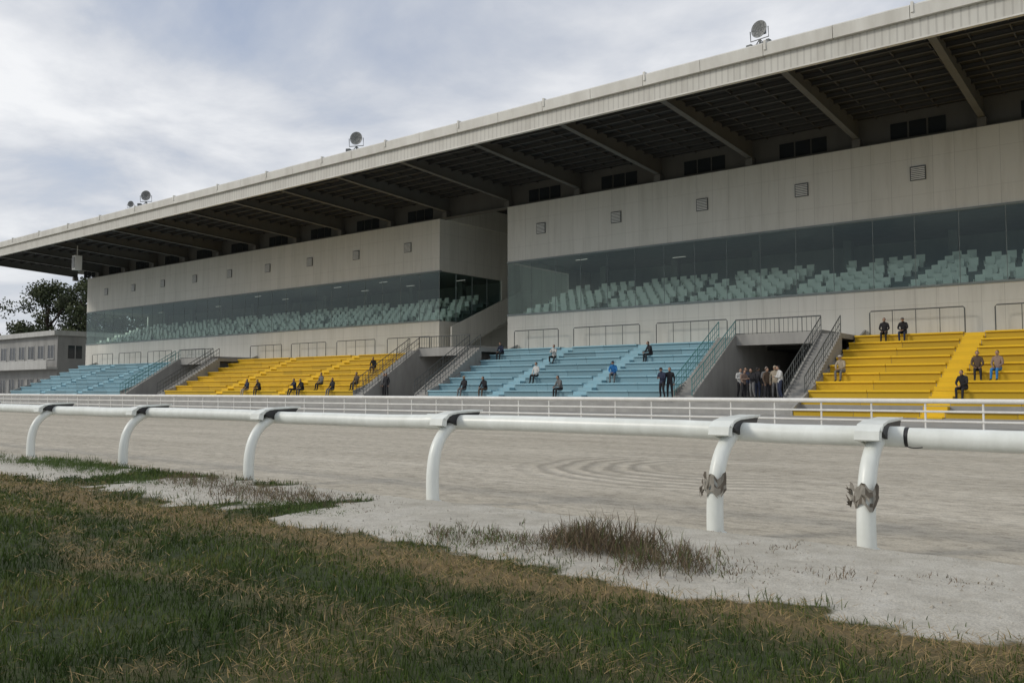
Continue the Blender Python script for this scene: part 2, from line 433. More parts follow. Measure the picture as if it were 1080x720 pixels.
gp=MB()
gp.box(-53.5,-45.5,69,69.3,1.1,19.348)
gp.box(-53.5,-53.3,W+.8,69,17.402,19.348); gp.box(-45.7,-45.5,W+.8,69,17.402,19.348)
gp.box(-53.5,-45.5,W,69,4.75,5.05)
gp.prism_x(-52.3,-52.1,[(57.2,5.06),(57.2,7.4),(67.5,11.6),(67.5,9.6),(58,5.06)])
for i in range(20): gp.box(-53.48,-52.31,57.6+.48*i,58.08+.48*i,5.06+.2*i,5.27+.2*i)
gp.obj('link_stair_and_wall',[M['facade']],GS,fixn=True)

# bleachers
Z0=1.15; RUN=1.2; RISE=.48
def bleacher(name,x0,x1,mat,kmin=0,aisles=()):
    b=MB()
    cuts=sorted([x0]+[a for a in aisles]+[x1])
    AW=.55
    for k in range(kmin,8):
        yf=46+RUN*k; zt=Z0+RISE*(k+1)
        b.box(x0,x1,yf+.06,56.9 if k==7 else yf+RUN+.06,zt-RISE-.3,zt-.13,1)
        segs=[]
        for i in range(len(cuts)-1):
            a=cuts[i]+(AW if i>0 else 0); c=cuts[i+1]-(AW if i<len(cuts)-2 else 0)
            n=max(1,round((c-a)/2.6)); 
            for j in range(n): segs.append((a+(c-a)*j/n,a+(c-a)*(j+1)/n))
        for (a,c) in segs:
            t=random.random()**2*.35
            b.box(a+.015,c-.015,yf-.06,yf+.56,zt-.09,zt,0,t)
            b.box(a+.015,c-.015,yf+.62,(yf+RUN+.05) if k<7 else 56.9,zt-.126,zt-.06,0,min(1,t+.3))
            b.box(a+.01,c-.01,yf+.035,yf+.059,zt-RISE-.06,zt-.091,0,min(1,t+.6))  # riser toned darker: shade below the bench plank put into its colour
        for a in aisles:
            b.box(a-AW+.02,a+AW-.02,yf-.55,yf+.05,zt-RISE-.05,zt-RISE/2-.06,0,.3)
            b.box(a-AW+.02,a+AW-.02,yf+.052,yf+.70,zt-RISE-.05,zt-.06,0,.15)
    for (xa,xb) in ((x0-.12,x0-.002),(x1+.002,x1+.12)):
        b.prism_x(xa,xb,[(46+RUN*kmin-.02,0),(46+RUN*kmin-.02,Z0+RISE*(kmin+1)-.02),(56.9,Z0+RISE*8+.5),(56.9,0)],1)
    return b.obj(name,[mat,M['concrete']],fixn=True)
bleacher('yellow_bleacher',-16,12,M['yellow'],-2,(-9.4,0.5))
bleacher('blue_bleacher',-44.3,-24.1,M['blue'],0,(-37.6,-30.8))
bleacher('yellow_bleacher',-81,-52.6,M['yellow'],0,(-71.5,-62))
bleacher('blue_bleacher',-118,-90,M['blue'],0,(-108.7,-99.3))

def guard_rail(x0,x1,y,z,h=1.15,parent=None,mat='darkmetal',pick=1.35,name='guard_rail'):
    b=MB()
    b.tube([(x0,y,z),(x0,y,z+h-.1),(x0+.08,y,z+h),(x1-.08,y,z+h),(x1,y,z+h-.1),(x1,y,z)],.038,n=6)
    n=max(1,round((x1-x0)/pick))
    for i in range(1,n): x=x0+(x1-x0)*i/n; b.tube([(x,y,z),(x,y,z+h-.02)],.024,n=5)
    return b.obj(name,[M[mat]],parent)
for a,c in [(-44.2,-39.7),(-38.2,-32.2),(-30.8,-25.2),(-15.6,-10.2),(-8.6,-3.2),(-1.5,4),(5.5,11)]:
    guard_rail(a,c,56.3,4.95,1.65)
x=-54
while x>-118:
    if not -90<x-2.7<-81: guard_rail(x-5.6,x,56.3,4.95,1.6)
    x-=7.3

def vomitory(x0,x1,matL,matR):
    E=empty('stairway_with_landing')
    c=MB(); rl=MB(); rr=MB()
    sw=1.15
    for (a,bb) in ((x0,x0+sw),(x1-sw,x1)):
        n=22
        for i in range(n):
            y=46+i*.285; c.box(a+.01,bb-.01,y,y+.285,1.1,Z0+3.9*(i+1)/n)
        c.box(a+.01,bb-.01,46+n*.285,56.9,4.75,5.05)
    for xa in (x0+sw,x1-sw-.12):
        c.prism_x(xa+.002,xa+.118,[(45.95,1.1),(45.95,1.35),(52.3,5.3),(56.9,5.3),(56.9,4.75),(66,4.75),(66,1.1)],0)
    ly=52.2
    c.box(x0+sw+.13,x1-sw-.13,ly,56.9,4.72,5.05,0)
    c.box(x0+sw+.13,x1-sw-.13,ly-.1,ly-.002,4.5,5.2,0)
    def srail(b,x):
        y0,z0,y1,z1=45.9,Z0+.15,52.2,5.05
        for h in (.25,.62,1.05): b.tube([(x,y0,z0+h),(x,y1,z1+h)],.032 if h>1 else .018)
        n=20
        for i in range(n+1):
            t=i/n; y=y0+(y1-y0)*t; zz=z0+(z1-z0)*t
            b.tube([(x,y,zz),(x,y,zz+1.05)],.03 if i%5==0 else .015,n=5)
    srail(rl,x0+.05); srail(rl,x0+sw+.06); srail(rr,x1-.05); srail(rr,x1-sw-.06)
    b=MB()
    xa,xb=x0+sw+.06,x1-sw-.06
    b.tube([(xa,ly,6.15),(xb,ly,6.15)],.04); b.tube([(xa,ly,5.25),(xb,ly,5.25)],.02)
    n=int((xb-xa)/.28)
    for i in range(n+1): x=xa+(xb-xa)*i/n; b.tube([(x,ly,5.1),(x,ly,6.15)],.03 if i%5==0 else .016,n=5)
    c.obj('stairs_and_walls',[M['concrete']],E,fixn=True)
    rl.obj('stair_railing_a',[M[matL]],E); rr.obj('stair_railing_b',[M[matR]],E); b.obj('landing_railing',[M['darkmetal']],E)
vomitory(-24,-16.1,'teal','darkmetal')
vomitory(-52.5,-44.4,'darkmetal','darkmetal')
vomitory(-89.9,-81.1,'teal','darkmetal')

def roof_lamp(x,y,z,s=1.0,yaw=0):
    E=empty('roof_floodlight'); b=MB(); 
    n=20; prof=[(.0,.25),(.12,.25),(.2,.2),(.38,.08),(.46,.0),(.475,-.02),(.46,-.04),(.3,.03),(.0,.09)]
    vs=[];fs=[]
    for (r,d) in prof:
        for k in range(n):
            t=2*math.pi*k/n; vs.append((r*math.cos(t),d,r*math.sin(t)+1.15))
    for i in range(len(prof)-1):
        for k in range(n): fs.append((i*n+k,i*n+(k+1)%n,(i+1)*n+(k+1)%n,(i+1)*n+k))
    b.add(vs,fs); b.obj('dish',[M['greymetal']],E,smooth=True)
    b=MB()
    b.box(-.13,.13,.24,.55,1.02,1.28)
    for k in range(8):
        t=math.pi*k/4; b.tube([(0,-.06,1.15),(.45*math.cos(t),-.03,1.15+.45*math.sin(t))],.012,n=4)
    for rr_ in (.16,.32):
        b.tube([(rr_*math.cos(t),-.05,1.15+rr_*math.sin(t)) for t in [2*math.pi*k/16 for k in range(17)]],.01,n=4,cap=False)
    b.tube([(-.54,0,1.15),(-.54,.05,.6),(.54,.05,.6),(.54,0,1.15)],.03)
    b.tube([(0,.05,.6),(0,.05,.1)],.05)
    for sx in (-1,1):
        b.tube([(0,.05,.6),(sx*.5,.05,.02)],.03); b.tube([(0,.05,.5),(sx*.3,.6,.02)],.025)
    b.tube([(-.6,.05,.04),(.6,.05,.04)],.04); b.tube([(-.5,-.05,.3),(.5,-.05,.3)],.03)
    b.box(-.75,-.45,-.1,.2,.2,.42); b.box(.45,.62,-.1,.2,.2,.42)
    b.obj('bracket',[M['darkmetal']],E)
    E.location=(x,y,z); E.scale=(s,s,s); E.rotation_euler=(0,0,yaw)
roof_lamp(-17.6,44.0,20.1,1.0,R(-8)); roof_lamp(-50.5,44.2,20.1,1.1,R(25)); roof_lamp(-82.3,44.2,20.1,1.1,R(35))
roof_lamp(-85.3,44.2,20.1,.7,R(35))
E=empty('hanging_loudspeaker'); b=MB(); b.tube([(-103,47,18.8),(-103,47,17.6)],.05); b.box(-103.4,-102.6,46.6,47.4,15.9,17.6)
b.obj('cabinet',[M['white']],E)
b=MB(); b.box(-103.3,-102.7,46.52,46.598,16.1,17.4); b.obj('grille',[M['greymetal']],E)

# ------------------------------------------------------------ rails
FE=empty('outer_track_rail'); b=MB()
b.tube([(-400,36,1.2),(150,36,1.2)],.10,n=8); b.tube([(-400,36,.80),(150,36,.80)],.045,n=6); b.tube([(-400,36,.42),(150,36,.42)],.045)
x=-200
while x<60: b.tube([(x,36.02,-.1),(x,36.02,1.2)],.04,n=6); x+=2.0
b.obj('rails_and_posts',[M['white']],FE,smooth=True)

IR=empty('inner_running_rail')
b=MB()
ZR=1.13
def railseg(xa,xb,z=ZR):
    n=max(2,int((xb-xa)/1.1)); pts=[]
    for i in range(n+1):
        x=xa+(xb-xa)*i/n
        pts.append((x,9.5+.015*math.sin(x*.9+1),z+.014*math.sin(x*.7)+.006*math.sin(x*2.1)))
    b.tube(pts,.112,n=20,sq=.98)
    b.tube([(xb-.02,pts[-1][1],pts[-1][2]),(xb+.035,pts[-1][1],pts[-1][2])],.10,1,n=16)
xs_=[-2.3,-8.9,-17.7,-26.5,-35.3,-44.1]
railseg(-2.26,4.5,1.12); railseg(4.56,20)
for i in range(len(xs_)-1): railseg(xs_[i+1]+.04,xs_[i])
railseg(-300,-44.1)
for x in xs_[1:]:
    yy=9.5+.015*math.sin(x*.9+1); zz=ZR+.014*math.sin(x*.7)+.006*math.sin(x*2.1)
    b.tube([(x-.22,yy,zz),(x+.25,yy,zz)],.119,n=20)
b.obj('rail_tube',[M['white_rail'],M['black']],IR,smooth=True)
px=[-2.56,-4.17]+[-8.56-4.4*i for i in range(40)]+[1.8,6.2,10.6]
pm=MB(); bk=MB()
def bez(p0,p1,p2,p3,n):
    return [tuple(Vector(p0)*(1-t)**3+Vector(p1)*3*t*(1-t)**2+Vector(p2)*3*t*t*(1-t)+Vector(p3)*t**3) for t in [i/n for i in range(n+1)]]
for i,x in enumerate(px):
    jx=random.uniform(-.03,.03)
    path=[(x+jx,8.98,-.2)]+bez((x+jx,8.98,-.05),(x+jx,8.93,.62),(x,9.02,.97),(x,9.50,1.12),20)
    pm.sweep_yz(path,[.096-.014*k/21 for k in range(22)],n=16)
    pm.sweep_yz([(x+jx,8.98,-.15),(x+jx,8.98,.03),(x+jx,8.98,.04)],[.125,.125,.10],n=14)
    hw=.11
    # saddle: solid black wedge paints the open end's shade, pale shell over the top
    bk.prism_x(x-hw,x+hw,[(9.20,1.185),(9.30,1.252),(9.92,1.276),(9.86,1.20),(9.42,1.08)],1)
    bk.prism_x(x-hw-.03,x+hw-.004,[(9.07,1.10),(9.09,1.19),(9.20,1.256),(9.40,1.290),(9.96,1.312),(9.96,1.280),(9.40,1.262),(9.24,1.225),(9.18,1.17),(9.17,1.08)],0)
    bk.prism_x(x+hw-.003,x+hw+.008,[(9.12,1.195),(9.20,1.262),(9.40,1.294),(9.97,1.315),(9.97,1.292),(9.40,1.27),(9.22,1.235),(9.15,1.18)],0)
    bk.prism_x(x-hw-.028,x-hw-.002,[(9.18,1.08),(9.25,1.225),(9.9,1.274),(9.5,1.0)],0)
pm.obj('curved_posts',[M['white_rail']],IR,smooth=True,fixn=True)
bk.obj('saddle_brackets',[M['white_rail'],M['black']],IR,fixn=True)
tp=MB()
for x in (-2.56,-4.17):
    # crumpled sheet wrapped part-way round the post
    nu,nv=12,6; vs=[]
    for j in range(nv):
        for i in range(nu):
            a=-3.5+3.3*i/(nu-1); r_=.108+random.uniform(0,.022)+(.05 if i<2 else 0)
            vs.append((x+math.cos(a)*r_,8.985+math.sin(a)*r_,.45+.21*j/(nv-1)+random.uniform(-.02,.02)+.04*math.sin(i*1.3)))
    for j in range(nv-1):
        for i in range(nu-1):
            if random.random()<.12: continue
            q=j*nu+i; tp.add([vs[q],vs[q+1],vs[q+nu+1],vs[q+nu]],[(0,1,2,3)],random.choice((0,0,1)))
    for k in range(6):
        z_=.5+random.uniform(-.05,.12); p=[(x-.12-random.uniform(0,.07),8.93+random.uniform(-.03,.03),z_+random.uniform(-.07,.07)) for _ in range(3)]
        tp.add(p,[(0,1,2)],1)
tp.obj('weathered_tape',[paint('old_tape',(.30,.28,.24),.9,.6,30),paint('stained_tape',(.13,.11,.085),.8,.6,20)],IR)
cb_=MB(); pts=[(-2.28+.02*i,9.37-.02*math.sin(i*.6),1.04-.02*math.sin(i/10*math.pi)) for i in range(9)]
cb_.tube(pts,.006,n=5); cb_.obj('tie_wire',[M['black']],IR)

# ------------------------------------------------------------ grass
def blades_obj(name,P,H,Wd,lean,tone,mat):
    n=len(P); ang=np.random.rand(n)*2*np.pi
    d=np.stack([np.cos(ang),np.sin(ang),np.zeros(n)],1)
    la=np.random.rand(n)*2*np.pi
    l=np.stack([np.cos(la),np.sin(la),np.zeros(n)],1)*lean[:,None]
    up=np.zeros((n,3)); up[:,2]=1
    v0=P-d*Wd[:,None]/2; v1=P+d*Wd[:,None]/2
    hz=np.sqrt(np.maximum(.0,1-np.minimum(lean,.999)**2))
    mid=P+l*H[:,None]*.4+up*(H*.58*np.maximum(hz,.12))[:,None]
    v2=mid+d*Wd[:,None]*.4; v3=mid-d*Wd[:,None]*.4
    v4=P+l*H[:,None]+up*(H*hz)[:,None]
    V=np.stack([v0,v1,v2,v3,v4],1).reshape(-1,3)
    me=bpy.data.meshes.new(name)
    me.vertices.add(5*n); me.vertices.foreach_set('co',V.ravel())
    base=(np.arange(n)*5)[:,None]
    loops=np.concatenate([base+np.array([[0,1,2,3]]),base+np.array([[3,2,4]])],1).ravel()
    me.loops.add(7*n); me.loops.foreach_set('vertex_index',loops.astype(np.int32))
    me.polygons.add(2*n)
    st=np.stack([np.arange(n)*7,np.arange(n)*7+4],1).ravel()
    me.polygons.foreach_set('loop_start',st.astype(np.int32))
    me.update(calc_edges=True); me.validate()
    a=me.attributes.new('tone','FLOAT','POINT'); a.data.foreach_set('value',np.repeat(tone,5).astype(np.float32))
    me.materials.append(mat); o=bpy.data.objects.new(name,me); scene.collection.objects.link(o); return o
m,nt,b=newmat('grass_blades')
at=nt.nodes.new('ShaderNodeAttribute'); at.attribute_name='tone'
r=ramp(nt,at.outputs['Fac'],[(0,(.022,.044,.007)),(.35,(.055,.092,.015)),(.62,(.11,.145,.03)),(.72,(.20,.14,.055)),(1,(.38,.27,.125))])
nt.links.new(r.outputs[0],b.inputs['Base Color']); b.inputs['Roughness'].default_value=.75
b.inputs['Specular IOR Level'].default_value=.25
M['grass']=m
NB=420000
rr=3.0+np.random.rand(NB)*29; th=R(38.3)+(np.random.rand(NB)-.5)*R(94)
gx=-np.sin(th)*rr; gy=np.cos(th)*rr
P=[];H=[];WD=[];LE=[];T=[]
for x,y,rad in zip(gx,gy,rr):
    if y>9.0 or y<-4: continue
    if y>5:
        sm=sandmask(x,y)
        if random.random()<sm: continue
        if sm>.5 and random.random()<.5: continue
    st=strawness(x,y)*.8+.03
    tall=.5+.5*nz(x,y,1.1,14)
    if random.random()<st:
        t=random.uniform(.70,1); le=random.uniform(.93,1.0); h=random.uniform(.05,.15); zz=.015+random.random()*.05; wd=.0022+.0005*rad
    else:
        t=min(.66,max(0,.30+.45*nz(x,y,.9,15)+random.uniform(-.2,.24))); le=random.uniform(.1,.75); h=(.035+.075*tall)*random.uniform(.6,1.5); zz=-.01; wd=.003+.0006*rad
    P.append((x,y,height(x,y)+zz)); H.append(h); WD.append(wd); LE.append(le); T.append(t)
blades_obj('infield_grass',np.array(P),np.array(H),np.array(WD),np.array(LE),np.array(T),M['grass'])

def weeds(name,cx,cy,sx,sy,n,h,t0,t1):
    P=[];H=[];WD=[];LE=[];T=[]
    for i in range(n):
        x=random.gauss(cx,sx); y=random.gauss(cy,sy); z=height(x,y)
        if random.random()<nz(x,y,3,21)*2: continue
        k=random.randint(4,11); hh=h*random.uniform(.4,1.2)*math.exp(-((x-cx)/sx/2)**2)
        for j in range(k):
            P.append((x+random.uniform(-.06,.06),y+random.uniform(-.06,.06),z-.01+random.random()*hh*.7)); H.append(hh*random.uniform(.25,.9)); WD.append(random.uniform(.003,.010)); LE.append(random.uniform(.2,1.0)); T.append(random.uniform(t0,t1))
    blades_obj(name,np.array(P),np.array(H),np.array(WD),np.array(LE),np.array(T),M['weed'])
m,nt,b=newmat('weed_stems'); at=nt.nodes.new('ShaderNodeAttribute'); at.attribute_name='tone'
r=ramp(nt,at.outputs['Fac'],[(0,(.045,.10,.015)),(.4,(.10,.14,.03)),(.6,(.08,.06,.035)),(.8,(.15,.105,.065)),(1,(.26,.19,.11))])
nt.links.new(r.outputs[0],b.inputs['Base Color']); b.inputs['Roughness'].default_value=.8; M['weed']=m
weeds('dry_weed_clump',-4.6,7.2,.45,.22,620,.28,.45,.95)
weeds('dry_weed_clump',-3.7,6.95,.4,.22,340,.20,.4,.95)
weeds('dry_weed_clump',-5.9,6.9,.6,.22,360,.12,.2,.9)
weeds('dry_weed_clump',-10.4,7.7,.9,.3,520,.16,.45,1)
weeds('dry_weed_clump',-12.8,8.0,.9,.3,400,.16,.4,.95)
weeds('green_weed_clump',-17.8,8.1,1.5,.28,800,.18,.0,.4)
weeds('green_weed_clump',-14.3,7.5,.8,.2,300,.10,.0,.4)
weeds('green_weed_clump',-9.3,7.1,.5,.2,300,.10,.0,.5)
weeds('green_weed_clump',-21.5,8.0,1.5,.25,350,.12,.1,.7)
weeds('dry_weed_clump',-2.3,7.3,.25,.15,22,.09,.5,1)
weeds('dry_weed_clump',-1.6,7.7,.2,.12,14,.08,.5,1)
weeds('dry_weed_clump',-3.2,8.3,.3,.12,14,.08,.5,1)

pb=MB()
for i in range(2600):
    x=random.uniform(-24,3); y=random.uniform(6.6,9.3)
    if sandmask(x,y)<.6: continue
    s_=random.uniform(.004,.014)*(1 if random.random()<.93 else 1.8)
    z_=height(x,y); a=random.random()*3
    pts=[(x+s_*math.cos(a+k*2.09)*random.uniform(.7,1.3),y+s_*math.sin(a+k*2.09)*random.uniform(.7,1.3),z_-.003) for k in range(3)]
    pb.add(pts+[(x,y,z_+s_*.9)],[(0,1,3),(1,2,3),(2,0,3)])
pb.obj('sand_clods',[paint('clod_sand',(.42,.385,.32),.95,.6,20)])

# ------------------------------------------------------------ trees
m,nt,b=newmat('tree_foliage'); at=nt.nodes.new('ShaderNodeAttribute'); at.attribute_name='tone'
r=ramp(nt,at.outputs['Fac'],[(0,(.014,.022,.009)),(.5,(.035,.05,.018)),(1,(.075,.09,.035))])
nt.links.new(r.outputs[0],b.inputs['Base Color']); b.inputs['Roughness'].default_value=.8; M['leaf']=m
M['bark']=paint('bark',(.06,.045,.035),.9,.5,4)
def tree(x,y,h,rad,nc=70,leaf=.5,name='broadleaf_tree',per=150):
    E=empty(name); t=MB()
    z0=-.3
    t.tube([(x,y,z0),(x+.1,y,h*.25),(x-.1,y,h*.55),(x,y,h*.8)],[rad*.07,rad*.055,rad*.035,rad*.012],n=8)
    V=[];T=[]
    for i in range(nc):
        a=random.uniform(0,2*math.pi); zz=random.random()**.8
        rz=h*(.28+.70*zz); prof=math.sin(math.pi*(.18+.75*zz))**.7
        rr=rad*prof*math.sqrt(random.random())*random.uniform(.7,1.08)
        c=Vector((x+rr*math.cos(a),y+rr*math.sin(a),rz))
        if i%3==0: t.tube([(x,y,rz*.7),((x+c.x)/2,(y+c.y)/2,rz*.82),tuple(c)],[rad*.02,rad*.014,rad*.006],n=5)
        cr=rad*random.uniform(.16,.3); ct=random.uniform(.1,.9)
        for k in range(per):
            d=Vector((random.gauss(0,1),random.gauss(0,1),random.gauss(0,.75))); d=d/max(d.length,.01)*cr*random.random()**.4
            p=c+d; s=leaf*random.uniform(.5,1.2)
            u=Vector((random.gauss(0,1),random.gauss(0,1),random.gauss(0,1))).normalized(); w_=u.orthogonal().normalized()
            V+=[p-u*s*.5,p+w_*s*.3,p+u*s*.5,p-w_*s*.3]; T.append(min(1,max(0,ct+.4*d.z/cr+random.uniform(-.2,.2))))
    t.obj('trunk_and_limbs',[M['bark']],E,smooth=True)
    me=bpy.data.meshes.new('crown'); me.from_pydata(V,[],[(4*i,4*i+1,4*i+2,4*i+3) for i in range(len(T))])
    a=me.attributes.new('tone','FLOAT','FACE'); a.data.foreach_set('value',T); me.materials.append(M['leaf'])
    o=bpy.data.objects.new('crown',me); scene.collection.objects.link(o); o.parent=E
tree(-153,73,21.5,7.5); tree(-162,69,20.5,7.5); tree(-158,78,22,8); tree(-146,80,18,6)
tree(-171,70,14,6,40); tree(-182,74,11,6,40)
def treeline(name,pts,h,per):
    V=[];T=[]
    for (x,y) in pts:
        hh=h*random.uniform(.6,1.25); rad=hh*.45
        for c_ in range(14):
            c=Vector((x+random.gauss(0,rad*.6),y+random.gauss(0,rad*.5),random.uniform(.1,.9)*hh)); cr=rad*random.uniform(.3,.5); ct=random.uniform(.1,.9)
            for k in range(per):
                d=Vector((random.gauss(0,1),random.gauss(0,1),random.gauss(0,.8))).normalized()*cr*random.random()**.4
                p=c+d; s=1.3*random.uniform(.6,1.3); u=Vector((random.gauss(0,1),random.gauss(0,1),random.gauss(0,1))).normalized(); w_=u.orthogonal()
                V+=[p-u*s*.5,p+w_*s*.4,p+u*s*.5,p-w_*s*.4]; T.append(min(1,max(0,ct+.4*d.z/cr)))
    me=bpy.data.meshes.new(name); me.from_pydata(V,[],[(4*i,4*i+1,4*i+2,4*i+3) for i in range(len(T))])
    a=me.attributes.new('tone','FLOAT','FACE'); a.data.foreach_set('value',T); me.materials.append(M['leaf'])
    o=bpy.data.objects.new(name,me); scene.collection.objects.link(o)
treeline('distant_treeline',[(-230-random.uniform(0,15),30+8*i) for i in range(12)],9,40)
treeline('distant_treeline',[(-330+9*i,-110-random.uniform(0,25)) for i in range(42)],22,36)

# ------------------------------------------------------------ left building
B=empty('office_building'); w_=MB(); gw=MB(); tr=MB()
x0,x1,y0,y1=-152,-128,56,68; Hh=9.6
w_.box(x0,x1,y0,y1,-.2,Hh)
tr.box(x0-.5,x1+.5,y0-.7,y1+.3,Hh+.002,Hh+.7); tr.box(x0-.5,x1+.3,y0-1.6,y0-.002,4.7,5.0); tr.box(x0-.5,x1+.3,y0-1.6,y0-1.5,5.002,6.0)
for i in range(7):
    xx=x0+1.2+i*3.3
    for (za,zb) in ((1.2,3.3),(6.3,8.2)):
        gw.box(xx,xx+2.0,y0-.03,y0-.002,za,zb); tr.box(xx-.08,xx,y0-.07,y0-.002,za-.1,zb+.1); tr.box(xx+2.0,xx+2.08,y0-.07,y0-.002,za-.1,zb+.1); tr.box(xx+.96,xx+1.04,y0-.06,y0-.031,za,zb); tr.box(xx-.1,xx+2.1,y0-.12,y0-.031,za-.16,za-.002)
for i in range(3):
    yy=y0+1.5+i*3.6
    for (za,zb) in ((1.2,3.3),(6.3,8.2)): gw.box(x1+.002,x1+.03,yy,yy+2,za,zb); tr.box(x1+.031,x1+.08,yy+.96,yy+1.04,za,zb)
M['bld']=paint('weathered_render',(.34,.34,.33),.85,.6,.6)
w_.obj('walls',[M['bld']],B); gw.obj('windows',[M['darkglass']],B); tr.obj('roof_slab_and_trim',[paint('pale_trim',(.50,.50,.48),.8,.5)],B)
B=empty('gate_hut'); w_=MB(); w_.box(-127,-123.5,58,63,-.2,4.2); w_.prism_x(-127.4,-123.1,[(57.5,4.202),(60.5,5.6),(63.5,4.202)],1)
w_.box(-126,-125,57.95,57.997,.4,2.5,2); w_.box(-124.8,-123.9,57.95,57.997,1.6,2.6,2)
w_.obj('hut_body',[paint('brown_cladding',(.20,.13,.08),.8,.4),M['darkmetal'],M['darkglass']],B,fixn=True)
B=empty('utility_pole'); w_=MB(); w_.tube([(-150,50,-.3),(-150,50,15)],[.2,.13],n=8); w_.box(-151.2,-148.8,49.95,50.05,13.6,13.75); w_.box(-150.9,-149.1,49.95,50.05,12.6,12.72)
for dx in (-1,-.4,.4,1): w_.tube([(-150+dx,50,13.75),(-150+dx,50,14)],.05)
w_.tube([(-149.7,49.9,11),(-149.7,49.9,12)],.28,n=10); w_.obj('pole_and_crossarms',[M['greymetal']],B)

# ------------------------------------------------------------ people
def cloth(name,c): return paint(name,c,.85,.35,12,streak=(1,1,1))
skinm=paint('skin',(.42,.26,.18),.6,.15,8,dirtcol=(.3,.17,.12)); hairs=[paint('black_hair',(.015,.013,.012),.6,.2),paint('grey_hair',(.25,.25,.24),.7,.3)]
shoe=paint('shoes',(.03,.028,.025),.5,.3)
JK={'black':(.02,.02,.024),'navy':(.025,.035,.07),'grey':(.17,.17,.17),'brown':(.11,.075,.05),'white':(.62,.62,.6),'beige':(.42,.36,.27),'blue':(.03,.20,.50),'green':(.06,.20,.10),'check':(.28,.20,.16)}
JK={k:cloth('cloth_'+k,c) for k,c in JK.items()}
POSES={
 'sit_lean':dict(pel=(0,.02,.60),sp=(0,-.03,.82),ch=(0,-.12,1.02),nk=(0,-.17,1.17),hd=(0,-.23,1.29),sh=(.18,-.12,1.08),el=(.25,-.22,.82),wr=(.09,-.46,.72),hp=(.10,0,.585),kn=(.15,-.44,.58),an=(.13,-.46,.10),to=(.14,-.62,.05)),
 'sit_up':dict(pel=(0,.02,.60),sp=(0,.04,.84),ch=(0,.03,1.05),nk=(0,.01,1.21),hd=(0,-.01,1.35),sh=(.185,.03,1.11),el=(.25,-.04,.84),wr=(.12,-.27,.70),hp=(.10,0,.585),kn=(.12,-.45,.58),an=(.13,-.52,.10),to=(.14,-.68,.05)),
 'sit_cross':dict(pel=(0,.04,.60),sp=(0,.02,.83),ch=(0,-.03,1.04),nk=(0,-.06,1.20),hd=(.02,-.09,1.33),sh=(.18,-.03,1.10),el=(.22,-.20,.90),wr=(-.04,-.27,.93),hp=(.10,0,.585),kn=(.20,-.42,.60),an=(.10,-.60,.12),to=(.10,-.74,.06)),
 'stand':dict(pel=(0,0,.95),sp=(0,.01,1.12),ch=(0,0,1.32),nk=(0,-.01,1.47),hd=(0,-.03,1.61),sh=(.19,0,1.39),el=(.26,.02,1.10),wr=(.25,-.09,.86),hp=(.095,0,.90),kn=(.12,-.02,.50),an=(.13,.03,.10),to=(.15,-.13,.04)),
 'stand_fold':dict(pel=(0,0,.95),sp=(0,.03,1.12),ch=(0,0,1.32),nk=(0,-.05,1.46),hd=(0,-.10,1.59),sh=(.19,-.01,1.38),el=(.25,-.08,1.12),wr=(.03,-.26,1.15),hp=(.095,0,.90),kn=(.11,-.04,.50),an=(.14,.05,.10),to=(.17,-.10,.04))}
